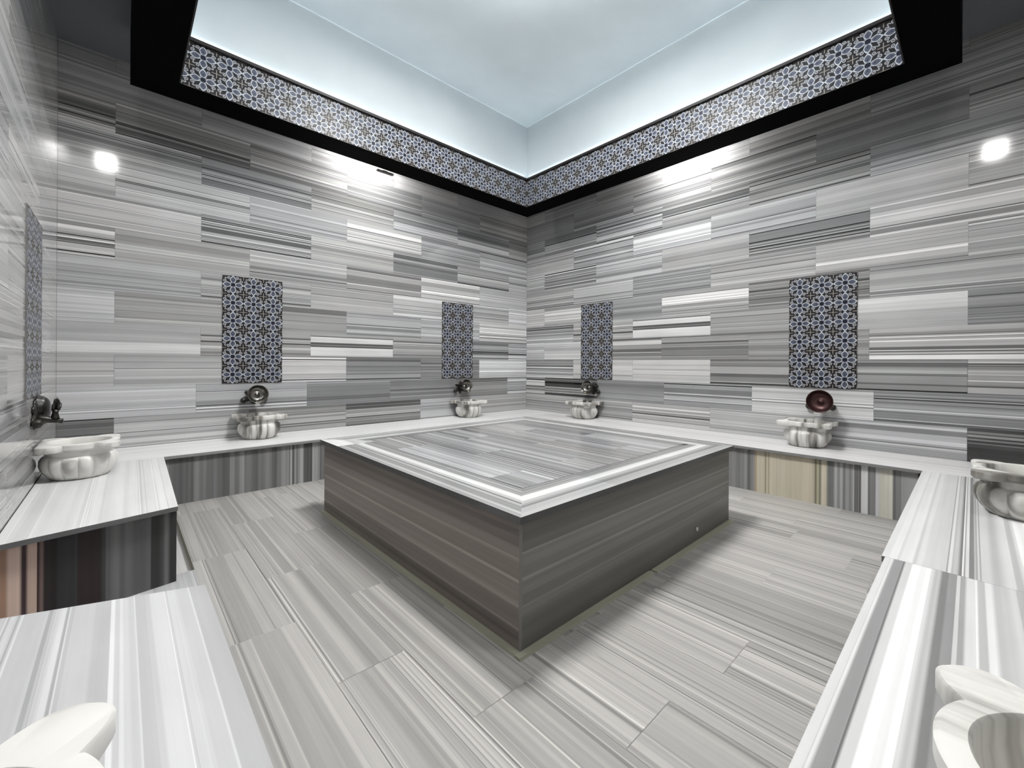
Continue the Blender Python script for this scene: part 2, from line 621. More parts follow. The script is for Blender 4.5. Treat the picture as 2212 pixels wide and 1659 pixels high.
def tilequad(bm, A, B, C_, D, nu, nv, u0=0.0):
    uvl = bm.loops.layers.uv.get('UVMap') or bm.loops.layers.uv.new('UVMap')
    f = bm.faces.new([bm.verts.new(p) for p in (A, B, C_, D)])
    for lp, t in zip(f.loops, ((u0, 0), (u0 + nu, 0), (u0 + nu, nv), (u0, nv))):
        lp[uvl].uv = t
    return f
def slabbox(pts_bottom, z0, z1, nu, nv, out):
    """thin tile slab: front face carries the pattern, out = direction it faces"""
    bm = bmesh.new()
    A, B = map(Vector, pts_bottom)
    t = Vector(out) * 0.010
    A2, B2 = A + t, B + t
    up0, up1 = Vector((0, 0, z0)), Vector((0, 0, z1))
    tilequad(bm, A2 + up0, B2 + up0, B2 + up1, A2 + up1, nu, nv)
    for (P_, Q_, R_, S_) in ((A + up0, B + up0, B2 + up0, A2 + up0), (A2 + up1, B2 + up1, B + up1, A + up1),
                             (A + up0, A2 + up0, A2 + up1, A + up1), (B2 + up0, B + up0, B + up1, B2 + up1)):
        f = bm.faces.new([bm.verts.new(p) for p in (P_, Q_, R_, S_)])
        f.material_index = 1
    return bm
j0, jx, jy = i0 - .0115, ix1 + .0115, iy1 + .0115
for (a, b, out, n) in (((j0, j0, 0), (jx, j0, 0), (0, 1, 0), (jx - j0) / .2), ((j0, j0, 0), (j0, jy, 0), (1, 0, 0), (jy - j0) / .2),
                       ((j0, jy, 0), (jx, jy, 0), (0, -1, 0), (jx - j0) / .2), ((jx, j0, 0), (jx, jy, 0), (-1, 0, 0), (jy - j0) / .2)):
    link('tile_band', rel(slabbox((a, b), BZ + .002, BZ + .402, n, 2, out)), [M_tile, M_trim], fr)
tz0, tz1, tw = BZ + .402, BZ + .43, .028
for (x0, x1, y0, y1) in ((i0 - .01, ix1 + .01, i0 - .01, i0 + tw), (i0 - .01, ix1 + .01, iy1 - tw, iy1 + .01),
                         (i0 - .01, i0 + tw, i0 + tw, iy1 - tw), (ix1 - tw, ix1 + .01, i0 + tw, iy1 - tw)):
    bm = bmesh.new()
    box(bm, x0, x1, y0, y1, tz0, tz1)
    link('band_trim', rel(bm), M_trim, fr)

# lamps: added fill strips on the ledge, an added box light out of view, four downlights in the outer ceiling
lmx, lmy = (i0 + ix1) / 2, (i0 + iy1) / 2
for k, (ax, ay, ux, uy, ln) in enumerate(((lmx, i0, 1, 0, ix1 - i0), (lmx, iy1, -1, 0, ix1 - i0), (i0, lmy, 0, -1, iy1 - i0), (ix1, lmy, 0, 1, iy1 - i0))):
    nx_, ny_ = -uy, ux          # away from the wall
    hl = ln / 2 - .05
    bm = bmesh.new()
    ends = []
    for sg in (-1, 1):
        bx, by = ax + ux * hl * sg, ay + uy * hl * sg
        ends.append([bm.verts.new((bx + nx_ * .003, by + ny_ * .003, tz1 + .0008)), bm.verts.new((bx + nx_ * .019, by + ny_ * .019, tz1 + .0008)),
                     bm.verts.new((bx + nx_ * .019, by + ny_ * .019, tz1 + .002)), bm.verts.new((bx + nx_ * .003, by + ny_ * .003, tz1 + .011))])
    A_, B_ = ends
    for i in range(4):
        f = bm.faces.new((A_[i], A_[(i + 1) % 4], B_[(i + 1) % 4], B_[i]))
        f.material_index = 1 if i == 2 else 0
    bm.faces.new(A_[::-1]); bm.faces.new(B_)
    o = link('light_strip', bm, [M_white, E_cove])  # unseen strip, added to lift the light in the recess
    tag(o, ['thin light strip lying on the ledge above the back wall band', 'thin light strip lying on the ledge nearest the viewer on the right',
            'thin light strip lying on the ledge above the right wall band', 'thin light strip lying on the ledge nearest the viewer on the left'][k],
        'light strip', 'light strips on the frame ledge')
t = thing('ceiling_light', 'square box-shaped ceiling light in the middle of the pale raised ceiling', 'ceiling light', (3.2, 3.25, ZT))  # unseen lamp, added to light the floor and recess
bm = bmesh.new()
box(bm, -.37, .37, -.37, .37, -.02, -.001)
link('light_frame', bm, M_white, t)
bm = bmesh.new()
box(bm, -.35, .35, -.35, .35, -.115, -.021)
link('side_diffuser', bm, E_side, t)  # glowing sides added to brighten the recess walls
bm = bmesh.new()
box(bm, -.35, .35, -.35, .35, -.125, -.116)
link('diffuser', bm, E_panel, t)

def downlight(x, y, rz, label, first=[None]):
    if first[0]:
        return dup(first[0], (x, y, ZC), rz, label)
    t = thing('downlight', label, 'downlight', (x, y, ZC), rz, 'panel downlights in the outer ceiling')
    bm = bmesh.new()
    for (a_, b_, c_, d_) in ((-.315, -.30, -.135, .135), (.30, .315, -.135, .135), (-.30, .30, -.135, -.09), (-.30, .30, .09, .135)):
        box(bm, a_, b_, c_, d_, -.02, -.001)
    link('housing', bm, M_white, t)
    bm = bmesh.new()
    box(bm, -.299, .299, -.0895, .0895, -.014, -.006)
    link('lens', bm, E_down, t)
    first[0] = t
    return t
downlight(3.12, .285, 0, 'oblong panel downlight in the dark ceiling strip above the back wall')
downlight(.285, 3.08, math.pi / 2, 'oblong panel downlight in the dark ceiling strip above the right wall')
downlight(5.69, 2.95, math.pi / 2, 'oblong panel downlight in the dark ceiling strip above the left wall')
downlight(3.05, 5.79, 0, 'oblong panel downlight in the dark ceiling strip behind the viewer')

# small grey fixture clipped below the frame
t = thing('sensor_box', 'small grey box clipped under the black frame near the bright patch of the back wall', 'sensor', (3.07, .545, BZ))
bm = bmesh.new()
box(bm, -.11, .11, -.02, .02, -.035, -.008)
bmesh.ops.bevel(bm, geom=bm.edges[:], offset=.006, segments=2, affect='EDGES')
link('casing', bm, M_grey, t)
bm = bmesh.new()
box(bm, -.03, .03, -.012, .012, -.008, -.0005)
link('bracket', bm, M_grey, t)

# ------------------------------------------------------------------ benches
def seat(name_parts, pts, z, th, bd_top, parent, edge_g=.5, seed=0, extra=None):
    """slab with four top corners pts (A,B along the bands; D,C opposite)"""
    s = Slab(seed)
    A, B, C_, D = [Vector((p[0], p[1], z)) for p in pts]
    s.quad(A, B, C_, D, bd_top)
    dn = Vector((0, 0, -th))
    ring = [A, B, C_, D]
    for k in range(4):
        P_, Q_ = ring[k], ring[(k + 1) % 4]
        s.flat([P_ + dn, Q_ + dn, Q_, P_], edge_g)
    s.flat([A + dn, D + dn, C_ + dn, B + dn], .45)
    return s.done(name_parts, M_seat, parent)

def brighten(s, k):
    for f in s.bm.faces:
        for lp in f.loops:
            c = lp[s.col]
            lp[s.col] = (min(.85, c[0] * k), min(.85, c[1] * k), min(.85, c[2] * k), 1)

def rng_b(seed, length, tone, con, style='mix'):
    return bands(random.Random(seed), length, tone, con, style)

BD = .771      # front edge of the two far benches
TH = .026
OV = .03
# back wall bench
b1 = thing('stone_bench', 'white-topped marble bench along the back wall with a dark grey vertical-striped front', 'bench', (0, 0, 0), 0, 'marble benches around the walls')
seat('seat_slab', [(0.004, .004), (LX - .004, .004), (LX - .004, BD), (0.004, BD)], HB, TH, rng_b(31, .77, .86, .022), b1, .55, 1)
s = Slab(32)
pl = [(0.0, .42), (.5, .36), (1.2, .44), (2.0, .38), (2.8, .42), (3.4, .40)]
lst = [(3.74, .40), (3.905, .50), (3.93, .60), (3.985, .34), (4.06, .36), (4.075, .58), (4.11, .50), (4.135, .32), (4.142, .56), (4.165, .32), (4.185, .6), (4.205, .34), (4.215, .52), (4.29, .44),
       (4.33, .38), (4.38, .46), (4.45, .40), (4.5, .36), (4.56, .42), (4.62, .5), (4.66, .42), (4.7, .48), (4.74, .34), (4.80, .37), (4.84, .44), (4.87, .38), (4.90, .42), (4.93, .50), (4.95, .40), (4.98, .44), (5.02, .38), (5.1, .36), (5.17, .42), (5.2, .48), (5.24, .4)]
r_ = random.Random(5)
def fillin(lst, seed, amp):
    r = random.Random(seed)
    out = []
    for i in range(len(lst) - 1):
        a, g = lst[i][0], lst[i][1]
        b = lst[i + 1][0]
        n = max(1, int((b - a) / .018))
        for k in range(n):
            j = r.gauss(0, amp)
            gg = tuple(c + j for c in g) if isinstance(g, tuple) else g + j
            out.append((a + (b - a) * k / n, gg, r.choice([.2, .5, .9])))
    out.append((lst[-1][0], lst[-1][1]))
    return out
x0 = lst[0][0]
L1 = fillin(lst, 3, .02)
bd = spec_bands([(p[0] - x0, *p[1:]) for p in L1], lst[-1][0] - x0)
yF = BD - OV
s.quad((x0, yF, 0), (x0, yF, HB - TH), (lst[-1][0], yF, HB - TH), (lst[-1][0], yF, 0), bd)
s.quad((.76, yF, 0), (.76, yF, HB - TH), (x0 - .002, yF, HB - TH), (x0 - .002, yF, 0), rng_b(33, 2.98, .42, .06))
s.flat([(0.004, yF, 0), (LX - .1, yF, 0), (LX - .1, .05, 0), (0.004, .05, 0)], .4)
brighten(s, 1.25)
s.done('front_panel', M_face, b1)
# right wall bench
b2 = thing('stone_bench', 'marble bench along the right wall with beige and grey upright stripes on its front', 'bench', (0, 0, 0), 0, 'marble benches around the walls')
seat('seat_slab', [(.004, BD + .001), (.004, LY - .004), (BD, LY - .004), (BD, BD + .001)], HB, TH, rng_b(34, .77, .82, .05), b2, .5, 2)
s = Slab(35)
be = (.65, .625, .565)
lst = [(3.70, .44), (3.93, .42), (3.99, .48), (4.02, .36), (4.05, .44), (4.09, (.56, .5, .42)), (4.11, be), (4.185, (.5, .46, .38)), (4.195, be), (4.215, (.52, .48, .4)), (4.222, be), (4.42, (.64, .61, .55)), (4.58, (.6, .575, .52)), (4.60, (.42, .4, .35)), (4.615, (.6, .58, .5)), (4.635, (.42, .42, .38)), (4.65, be),
       (4.69, (.5, .5, .46)), (4.70, .38), (4.74, .44), (4.75, .56), (4.77, .46), (4.79, .58), (4.81, .42), (4.83, .5), (4.855, .4), (4.87, .48), (4.885, .66), (4.89, .36), (4.92, .5), (4.925, .32), (4.937, .66), (4.943, .7), (4.984, .36), (5.0, .42), (5.036, .66), (5.06, (.68, .67, .63)), (5.146, .36), (5.165, .44), (5.2, .55), (5.3, .5)]
x0 = lst[0][0]
L1 = fillin(lst, 4, .015)
bd = spec_bands([(p[0] - x0, *p[1:]) for p in L1], lst[-1][0] - x0)
s.quad((yF, x0, HB - TH), (yF, x0, 0), (yF, lst[-1][0], 0), (yF, lst[-1][0], HB - TH), bd)
s.quad((yF, BD + .002, HB - TH), (yF, BD + .002, 0), (yF, x0 - .002, 0), (yF, x0 - .002, HB - TH), rng_b(36, 2.95, .45, .06))
brighten(s, 1.4)
s.done('front_panel', M_face, b2)
# left wall bench, far stretch
LXF = 5.236
E1 = 2.470
b3 = thing('stone_bench', 'short white-topped bench by the left wall, its near end panelled black and peach', 'bench', (0, 0, 0), 0, 'marble benches around the walls')
seat('seat_slab', [(LXF, BD + .001), (5.268, E1), (LX - .004, E1 + .13), (LX - .004, BD + .001)], HB, TH, rng_b(37, .7, .82, .035), b3, .42, 3)
s = Slab(38)
pe = (.72, .635, .585)
lst = [(0, (.58, .47, .4)), (.042, pe), (.083, (.2, .15, .16)), (.103, (.66, .58, .53)), (.134, (.2, .15, .15)), (.142, (.36, .3, .28)), (.155, (.14, .12, .12)), (.2, .18), (.26, .2), (.27, (.16, .13, .13)), (.36, .22), (.375, .32), (.40, .36), (.43, .34), (.5, .32), (.53, .35), (.56, .2), (.6, .24), (.62, .38), (.64, .2), (.676, .2)]
L1 = fillin(lst, 6, .012)
bd = spec_bands([(p[0], *p[1:]) for p in L1], .676)
e0, e1 = E1 - .04, E1 + .09
xe = LX - .676
s.quad((LX - .004, e1, HB - TH), (LX - .004, e1, 0), (xe, e0, 0), (xe, e0, HB - TH), bd)
brighten(s, 1.5)
s.done('end_panel', M_face, b3)
s = Slab(39)
s.quad((xe, BD + .001, 0 - CHD), (xe, BD + .001, HB - TH), (xe, e0, HB - TH), (xe, e0, -CHD), rng_b(40, 1.7, .5, .05))
s.done('front_panel', M_face, b3)
# left wall bench, near stretch
b4 = thing('stone_bench', 'wide pale marble bench at the lower left, running towards the viewer', 'bench', (0, 0, 0), 0, 'marble benches around the walls')
seat('seat_slab', [(5.277, 3.635), (5.277, LY - .004), (LX - .004, LY - .004), (LX - .004, 3.40)], HB, TH, rng_b(41, .7, .74, .055), b4, .6, 4)
s = Slab(42)
s.quad((5.307, 3.665, 0), (5.307, 3.665, HB - TH), (5.307, LY - .004, HB - TH), (5.307, LY - .004, 0), rng_b(43, 2.4, .45, .05))
s.done('front_panel', M_face, b4)
s = Slab(44)
s.quad((5.307, 3.665, 0), (5.307, 3.665, HB - TH), (LX - .004, 3.44, HB - TH), (LX - .004, 3.44, 0), rng_b(45, .66, .45, .05))
s.done('end_panel', M_face, b4)
# front bench (lower right of the picture)
b5 = thing('stone_bench', 'marble bench at the lower right with bold grey and white lengthwise bands', 'bench', (0, 0, 0), 0, 'marble benches around the walls')
yf = 5.325
Lb = LY - yf
def prof(l):
    return spec_bands([(p[0], *p[1:]) for p in fillin(l, 9, .035)], Lb)
top1 = [(0, .84), (.05, .78), (.06, .84), (.10, .74), (.11, .84), (.15, .68), (.165, .8), (.2, .6), (.205, .82), (.215, .6), (.22, .8), (.235, .5), (.245, .84), (.25, .6), (.255, .8), (.265, .48), (.28, .78), (.285, .6), (.29, .8), (.295, .62), (.3, .8), (.33, .68), (.36, .82), (.39, .7), (.41, .84), (.42, .92), (.71, .9)]
top2 = [(0, .84), (.02, .74), (.022, .84), (.03, .56), (.06, .58), (.062, .42), (.068, .8), (.085, .84), (.092, .91), (.135, .92), (.15, .8), (.16, .62), (.17, .8), (.18, .52), (.222, .55), (.225, .76), (.235, .6), (.25, .9), (.275, .92), (.28, .7), (.30, .86), (.32, .72), (.36, .78), (.38, .68), (.44, .8), (.5, .74), (.6, .82), (.71, .8)]
s = Slab(46)
xm = 3.03
s.quad((BD + .001, yf, HB), (xm - .001, yf, HB), (xm - .001, LY - .004, HB), (BD + .001, LY - .004, HB), prof(top1))
s.quad((xm + .001, yf + .012, HB), (5.276, yf + .012, HB), (5.276, LY - .004, HB), (xm + .001, LY - .004, HB), prof(top2))
for (xa, xb, ya) in ((BD + .001, xm - .001, yf), (xm + .001, 5.276, yf + .012)):
    s.flat([(xa, ya, HB - TH), (xb, ya, HB - TH), (xb, ya, HB), (xa, ya, HB)], .6)
    s.flat([(xa, ya, HB - TH), (xa, LY - .004, HB - TH), (xb, LY - .004, HB - TH), (xb, ya, HB - TH)], .4)
s.flat([(xm - .001, yf, HB - TH), (xm - .001, yf + .02, HB - TH), (xm - .001, yf + .02, HB), (xm - .001, yf, HB)], .5)
s.done('seat_slab', M_seat, b5)
s = Slab(47)
s.quad((BD + .002, yf + OV, 0), (BD + .002, yf + OV, HB - TH), (5.27, yf + OV, HB - TH), (5.27, yf + OV, 0), rng_b(48, 4.4, .45, .06))
s.done('front_panel', M_face, b5)

# ------------------------------------------------------------------ central platform
pf = thing('marble_platform', 'large square heated marble platform in the middle of the floor', 'platform', (3.0, 3.0, 0))
def relp(s):
    bmesh.ops.translate(s.bm, verts=s.bm.verts, vec=(-3, -3, 0))
    return s
PH = .622
T = [(1.762, 1.752), (4.243, 1.764), (4.234, 4.268), (1.775, 4.258)]     # top slab corners: far, left, near, right
def ins(pts, d):
    n = len(pts)
    out = []
    cx = sum(p[0] for p in pts) / n
    cy = sum(p[1] for p in pts) / n
    for p in pts:
        out.append((p[0] - math.copysign(d, p[0] - cx), p[1] - math.copysign(d, p[1] - cy)))
    return out
I = ins(T, .31)
TS = .032
rb = random.Random(50)
edge_prof = [(0, .72), (.03, .76), (.05, .58), (.075, .66), (.09, .56), (.1, .74), (.125, .5), (.135, .8), (.165, .94), (.2, .92), (.212, .62), (.225, .7), (.24, .62), (.25, .7), (.27, .56), (.285, .66), (.295, .54), (.31, .6)]
edge_prof2 = [(0, .74), (.06, .78), (.085, .55), (.1, .72), (.12, .76), (.145, .8), (.155, .93), (.205, .95), (.215, .6), (.225, .72), (.235, .58), (.25, .68), (.265, .52), (.28, .64), (.295, .55), (.31, .58)]
for k, (a, b) in enumerate(((0, 1), (1, 2), (2, 3), (3, 0))):
    s = Slab(60 + k)
    bd = spec_bands([(p[0], *p[1:]) for p in fillin([(p, g - .09) for p, g in (edge_prof if k in (1, 3) else edge_prof2)], 70 + k, .03)], .31)
    # cut every side into its slabs
    cuts = {0: [0, .45, 1], 1: [0, .16, .62, 1], 2: [0, .3, .66, .9, 1], 3: [0, .4, 1]}[k]
    A, B = Vector((*T[a], PH)), Vector((*T[b], PH))
    Ai, Bi = Vector((*I[a], PH)), Vector((*I[b], PH))
    for c0, c1 in zip(cuts[:-1], cuts[1:]):
        p0, p1 = A.lerp(B, c0), A.lerp(B, c1)
        def foot(c):
            if c in (0, 1):
                return Ai if c == 0 else Bi
            P_ = A.lerp(B, c)
            n = (Ai - A) - (B - A).normalized() * (Ai - A).dot((B - A).normalized())
            return P_ + n
        q0, q1 = foot(c0), foot(c1)
        g = rb.uniform(-.05, .03)
        bb = [(t0, t1, tuple(max(0, q_ * (1 + g * 2)) for q_ in c), sf) for t0, t1, c, sf in bd]
        if k == 1 and c0 == 0:
            bb = spec_bands([(0, .9), (.1, .88), (.14, .76), (.2, .8), (.25, .7), (.31, .7)], .31)
        s.quad(p0, p1, q1, q0, bb)
    dn = Vector((0, 0, -TS))
    s.flat([A + dn, B + dn, B, A], .34)
    n2 = ((Ai - A) + (Bi - B)).normalized() * .12
    s.flat([A + dn, A + dn + n2, B + dn + n2, B + dn], .3)
    relp(s).done('border_slab', M_top, pf)
# field: planks running along y
s = Slab(64)
xs = [I[0][0] + (I[1][0] - I[0][0]) * k / 6 for k in range(7)]
tn = [.54, .58, .53, .57, .55, .62]
y0, y1 = I[0][1], I[2][1]
for k in range(6):
    cut = [0, 1.12 * (.45 if k % 2 else .95), 1.12 * (1.45 if k % 2 else 1.95), 9]
    for c in range(3):
        a, b = y0 + cut[c], min(y1, y0 + cut[c + 1])
        if a >= y1:
            break
        s.quad((xs[k] + .001, a + .001, PH), (xs[k] + .001, b - .001, PH), (xs[k + 1] - .001, b - .001, PH), (xs[k + 1] - .001, a + .001, PH),
               bands(s.rng, .31, tn[k] + s.rng.uniform(-.03, .03), .09))
s.flat([(I[0][0], y0, PH - .002), (I[1][0], y0, PH - .002), (I[1][0], y1, PH - .002), (I[0][0], y1, PH - .002)], .4, 1)
relp(s).done('top_field', [M_top, M_grout], pf)
# base
Bs = ins(T, .028)
def base_side(a, b, seed, cols, name='base_panel'):
    s = Slab(seed)
    A, B = Bs[a], Bs[b]
    z1 = PH - TS
    l = [(p[0], *p[1:]) for p in fillin(cols, seed, .012)]
    s.quad((*A, 0), (*B, 0), (*B, z1), (*A, z1), spec_bands(l, .59))
    brighten(s, 1.22)
    relp(s).done(name, M_face, pf)
br = lambda g, k=1.0: (g * 1.05 * k, g * .985 * k, g * .94 * k)
colsL = [(0, br(.42)), (.05, br(.36)), (.09, br(.44)), (.1, br(.52)), (.11, br(.44)), (.15, br(.42)), (.19, br(.46)), (.2, br(.56)), (.212, br(.48)), (.27, br(.45)), (.3, br(.47)), (.31, br(.58)), (.325, br(.48)),
         (.37, br(.47)), (.4, br(.5)), (.41, br(.57)), (.42, br(.46)), (.47, br(.4)), (.52, br(.38)), (.55, br(.42)), (.59, br(.38))]
colsR = [(0, .36), (.06, .4), (.1, .36), (.13, .42), (.17, .45), (.2, .48), (.21, .43), (.26, .46), (.3, .44), (.32, .52), (.335, .45), (.38, .47), (.42, .44), (.44, .52), (.45, .4), (.49, .37), (.54, .4), (.59, .37)]
colsR = [(p, (g * 1.01, g, g * .965)) for p, g in colsR]
base_side(1, 2, 81, colsL)
base_side(3, 2, 82, colsR)
base_side(0, 1, 83, colsR)
base_side(0, 3, 84, colsL)
# pale corner joint
bm = bmesh.new()
nx, ny = Bs[2]
box(bm, nx - .009, nx + .0015, ny - .009, ny + .0015, 0.001, PH - TS - .001)
bmesh.ops.translate(bm, verts=bm.verts, vec=(-3, -3, 0))
link('corner_joint', bm, plain('joint_filler', (.22, .21, .2), .6), pf)
# cement fillet round the foot
def strip(a, b, wd, z0=.0005, z1=.012):
    bm = bmesh.new()
    A, B = Vector((*a, 0)), Vector((*b, 0))
    d = (B - A).normalized()
    n = Vector((d.y, -d.x, 0))
    mid = (A + B) / 2 - Vector((3, 3, 0))
    if n.dot(mid) < 0:
        n = -n
    pts = [(A, z0), (A + n * wd, z0), (A, z1 + .006), (A + n * wd * .8, z1)]
    v = []
    for base in (A, B):
        v.append([bm.verts.new(base + Vector((0, 0, z0))), bm.verts.new(base + n * wd + Vector((0, 0, z0))),
                  bm.verts.new(base + n * wd * .85 + Vector((0, 0, z1))), bm.verts.new(base + Vector((0, 0, z1)))])
    for k in range(4):
        bm.faces.new((v[0][k], v[0][(k + 1) % 4], v[1][(k + 1) % 4], v[1][k]))
    bm.faces.new(v[0][::-1])
    bm.faces.new(v[1])
    bmesh.ops.recalc_face_normals(bm, faces=bm.faces)
    bmesh.ops.translate(bm, verts=bm.verts, vec=(-3, -3, 0))
    link('cement_strip', bm, M_cement, pf)
strip(Bs[1], (Bs[2][0], Bs[2][1] - .0005), .034)
strip((3.10, Bs[2][1]), (Bs[2][0] + .034, Bs[2][1]), .036)
strip(Bs[3], (3.07, Bs[2][1]), .045, .0005, .008)
# small pale outlet low on the right-hand side
bm = bmesh.new()
Mx = Matrix.Translation((2.42 - 3, Bs[2][1] - 3 - .004, .092)) @ Matrix.Rotation(-math.pi / 2, 4, 'X')
rows = lathe(bm, [(.014, 0), (.014, .008), (.008, .008), (.007, .005)], 20, Mx)
cap(bm, rows[0], True)
cap(bm, rows[-1])
link('outlet', bm, M_white, pf)

# ------------------------------------------------------------------ tile panels
def panel(x, y, wdt, rz, label, first=[None]):
    """local x along the wall, local +y into the room"""
    bm = bmesh.new()
    t = .007
    h = 1.2
    f = tilequad(bm, (0, t, 0), (wdt, t, 0), (wdt, t, h), (0, t, h), 3, 6)
    for pts in ([(0, 0, 0), (wdt, 0, 0), (wdt, t, 0), (0, t, 0)], [(0, t, h), (wdt, t, h), (wdt, 0, h), (0, 0, h)],
                [(0, 0, 0), (0, t, 0), (0, t, h), (0, 0, h)], [(wdt, t, 0), (wdt, 0, 0), (wdt, 0, h), (wdt, t, h)]):
        ff = bm.faces.new([bm.verts.new(p) for p in pts])
        ff.material_index = 1
    o = link('tile_panel', bm, [M_tile, M_grout])
    o.location = (x, y, ZP)
    o.rotation_euler = (0, 0, rz)
    return tag(o, label, 'tile panel', 'patterned tile panels on the walls')
panel(4.103, .0005, .6, 0, 'patterned tile panel on the back wall, nearer the left corner')
panel(1.251, .0005, .6, 0, 'patterned tile panel on the back wall, beside the far corner')
panel(.0005, 1.872, .6, -math.pi / 2, 'patterned tile panel on the right wall, beside the far corner')
panel(.0005, 4.800, .6, -math.pi / 2, 'patterned tile panel on the right wall above the dark red copper bowl')
panel(LX - .0005, 1.03, .66, math.pi / 2, 'patterned tile panel on the left wall, seen at a steep angle')

# ------------------------------------------------------------------ basins
def make_basin(loc, rz, label):
    t = thing('washing_basin', label, 'basin', loc, rz, 'carved marble basins on the benches')
    NL = 14
    n = 168
    prof_o = [(.135, 0), (.150, .004), (.172, .03), (.194, .065), (.204, .10), (.203, .135), (.192, .160), (.180, .168), (.180, .175), (.183, .214)]
    def gad(r, z, a):
        wgt = 0.0
        if .01 < z < .166:
            wgt = math.sin(math.pi * min(1, max(0, (z - .0) / .166))) ** .6
        g = abs(math.sin(NL * a / 2)) ** .6
        return r + (.021 * (g - .72)) * wgt
    bm = bmesh.new()
    ro = lathe(bm, prof_o, n, rad=gad)
    cap(bm, ro[0], True)
    link('body', bm, M_basin, t, True)
    # rim ring with four leaf-shaped ears, opening in the middle
    bm = bmesh.new()
    def rim_r(a):
        r = .212
        for c in (41, 139, 221, 319):
            d = math.degrees((a - math.radians(c) + math.pi) % (2 * math.pi) - math.pi)
            d = abs(d)
            if d < 18.5:
                k = d / 18.5
                r = max(r, .212 + .084 * (1 - k ** 2.6))
        yb = abs(r * math.sin(a))
        if math.sin(a) < 0 and yb > .206:
            r = .206 / abs(math.sin(a))
        return r
    z0, z1 = .212, .260
    spec = [('i', .060, .05), ('i', .120, .075), ('i', .158, .13), ('i', .168, z0), ('i', .168, z1 - .006), ('i', .173, z1), ('o', -.008, z1), ('o', 0, z1 - .006), ('o', 0, z0 + .012), ('o', -.012, z0), ('i', .172, z0 - .004)]
    rows = []
    for kind, r, z in spec:
        row = []
        for k in range(n):
            a = 2 * math.pi * k / n
            rr = r if kind == 'i' else rim_r(a) + r
            row.append(bm.verts.new((rr * math.cos(a), rr * math.sin(a), z)))
        rows.append(row)
    for i in range(len(rows) - 1):
        for k in range(n):
            k2 = (k + 1) % n
            bm.faces.new((rows[i][k2], rows[i][k], rows[i + 1][k], rows[i + 1][k2]))
    cap(bm, rows[0])
    bmesh.ops.recalc_face_normals(bm, faces=bm.faces)
    o = link('rim', bm, M_basin, t, True)
    for ob in t.children:
        md = ob.modifiers.new('edge', 'EDGE_SPLIT') if False else None
        ob.data.set_sharp_from_angle(angle=math.radians(42)) if hasattr(ob.data, 'set_sharp_from_angle') else None
    return t
RB = .213
def pale(t):
    for ch in t.children:
        ch.material_slots[0].link = 'OBJECT'
        ch.material_slots[0].material = M_basin_w
bs0 = make_basin((4.378, RB, HB), 0, 'grey-streaked carved marble basin by the back wall, the one nearer the left corner')
dup(bs0, (1.48, RB, HB), 0, 'carved marble basin on the back bench, beside the far corner')
dup(bs0, (RB, 1.50, HB), -math.pi / 2, 'dark-streaked carved basin by the right wall, beside the far corner')
dup(bs0, (RB, 4.42, HB), -math.pi / 2, 'carved marble basin with tan streaks on the bench below the copper bowl')
pale(dup(bs0, (LX - RB, 1.16, HB), math.pi / 2, 'white fluted marble basin in the left corner, on the short bench'))
dup(bs0, (1.77, LY - RB - .015, HB), math.pi, 'carved basin cut by the right edge of the picture at mid height')
pale(dup(bs0, (LX - RB, 4.80, HB), math.pi / 2, 'marble basin cut by the lower left edge of the picture'))
pale(dup(bs0, (4.53, LY - RB - .057, HB), math.pi, 'marble basin cut by the lower right corner of the picture'))

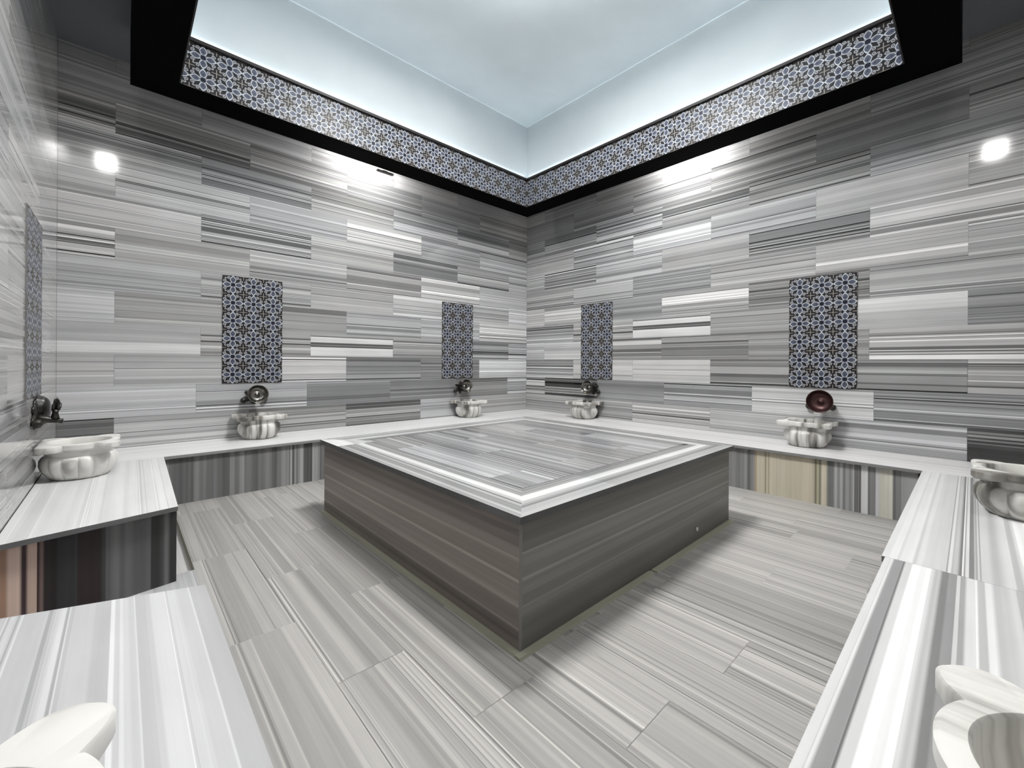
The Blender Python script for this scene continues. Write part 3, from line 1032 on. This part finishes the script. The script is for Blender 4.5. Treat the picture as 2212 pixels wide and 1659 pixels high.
# ------------------------------------------------------------------ taps (local x along wall, +y into the room)
def make_tap(loc, rz, label, long_spout=False):
    t = thing('wall_tap', label, 'tap', loc, rz, 'dark bronze taps on the walls')
    # back plate with lobes
    bm = bmesh.new()
    n = 96
    def pr(a):
        deg = math.degrees(a) % 360
        r = .072
        for c, wd, h in ((205, 26, .052), (335, 26, .052), (150, 20, .03), (30, 20, .03), (270, 24, .026), (90, 22, .03)):
            d = abs((deg - c + 180) % 360 - 180)
            if d < wd:
                r = max(r, .072 + h * (1 - (d / wd) ** 2))
        return r
    for d0, sc in ((0.0005, 1), (.010, 1), (.016, .9), (.020, .6)):
        row = [bm.verts.new((sc * pr(2 * math.pi * k / n) * math.cos(2 * math.pi * k / n), d0, sc * pr(2 * math.pi * k / n) * math.sin(2 * math.pi * k / n))) for k in range(n)]
        if d0 > .001:
            for k in range(n):
                bm.faces.new((prev[k], prev[(k + 1) % n], row[(k + 1) % n], row[k]))
        else:
            cap(bm, row)
        prev = row
    cap(bm, prev, True)
    # knobs on the lower lobes
    for sx in (-1, 1):
        Mk = Matrix.Translation((sx * .104, .0, -.048)) @ Matrix.Rotation(-math.pi / 2, 4, 'X')
        lathe(bm, [(.024, .008), (.030, .018), (.032, .032), (.026, .046), (.014, .054), (.001, .056)], 20, Mk)
    bmesh.ops.recalc_face_normals(bm, faces=bm.faces)
    link('back_plate', bm, M_bronze, t, True)
    bm = bmesh.new()
    ex = .006 if long_spout else 0
    hy = .045 if long_spout else 0
    hs = 1.35 if long_spout else 1
    tube(bm, [(0, .016, -.03), (0, .045, -.03), (0, .06, -.032), (0, .085, -.04), (0, .11 + ex, -.046), (0, .13 + ex * 1.3, -.05)], [.034, .03, .026, .02, .016, .0175])
    link('spout', bm, M_bronze, t, True)
    # crown handle: stem and five fingers
    bm = bmesh.new()
    tube(bm, [(0, .055 + hy, -.03), (0, .056 + hy, .01), (0, .058 + hy, .03)], [.024, .015, .018])
    for k in range(5):
        a = math.radians(-60 + 30 * k)
        c, s_ = math.sin(a), math.cos(a)
        y_ = .058 + hy + .014 * math.cos(k * 2.4)
        tube(bm, [(c * .012, y_, .022 + s_ * .01), (c * .030, y_ + .004, .03 + s_ * .028 * hs), (c * .042, y_ + .006, .034 + s_ * .05 * hs), (c * .045, y_ + .006, .034 + s_ * .062 * hs)], [.006, .0085, .0075, .002], 10)
    link('handle', bm, M_bronze, t, True)
    return t
tp0 = make_tap((4.395, 0, .905), 0, 'dark bronze tap behind the larger tarnished bowl on the back wall')
dup(tp0, (1.50, 0, .905), 0, 'dark bronze tap on the back wall beside the far corner')
dup(tp0, (0, 1.53, .903), -math.pi / 2, 'dark bronze tap on the right wall beside the far corner')
dup(tp0, (0, 4.50, .900), -math.pi / 2, 'dark bronze tap behind the dark red copper bowl')
make_tap((LX, 1.34, .925), math.pi / 2, 'dark bronze tap on the left wall seen side-on with its crown handle and spout', True)

# ------------------------------------------------------------------ bowls hung on the taps
def make_bowl(mat, k=1.0, name='wash_bowl'):
    bm = bmesh.new()
    pr = [(.001, .006), (.016, .005), (.022, -.001), (.026, -.006), (.05, -.003), (.072, .008), (.088, .028), (.097, .052), (.101, .056),
          (.1035, .055), (.099, .050), (.090, .026), (.074, .005), (.052, -.006), (.026, -.010), (.001, -.010)]
    lathe(bm, [(a_ * k, b_ * k) for a_, b_ in pr], 56)
    bmesh.ops.recalc_face_normals(bm, faces=bm.faces)
    return link(name, bm, mat, None, True)
def place_bowl(o, loc, out, tilt, label):
    """mouth looks along 'out', tipped up by tilt"""
    d = Vector(out).normalized() * math.cos(tilt) + Vector((0, 0, 1)) * math.sin(tilt)
    o.rotation_euler = d.to_track_quat('Z', 'Y').to_euler()
    o.location = loc
    return tag(o, label, 'bowl', 'metal bowls hung on the taps')
bw = make_bowl(M_steel)
place_bowl(bw, (4.39, .145, .925), (0, 1, 0), .16, 'round tarnished metal bowl on the tap of the back wall, nearer the left corner')
b = bw.copy(); C.objects.link(b)
place_bowl(b, (1.50, .145, .925), (0, 1, 0), .16, 'small shiny metal bowl on the tap of the back wall beside the far corner')
b = bw.copy(); C.objects.link(b)
place_bowl(b, (.145, 1.53, .925), (1, 0, 0), .16, 'small shiny metal bowl on the tap of the right wall beside the far corner')
place_bowl(make_bowl(M_copper, 1.14), (.145, 4.525, .915), (1, 0, 0), .08, 'dark red copper bowl on the tap of the right wall')
place_bowl(make_bowl(M_steel_d), (LX - .062, 1.235, .955), (1, 0, 0), .0, 'blackened metal bowl on the left wall turned with its round back to the room')
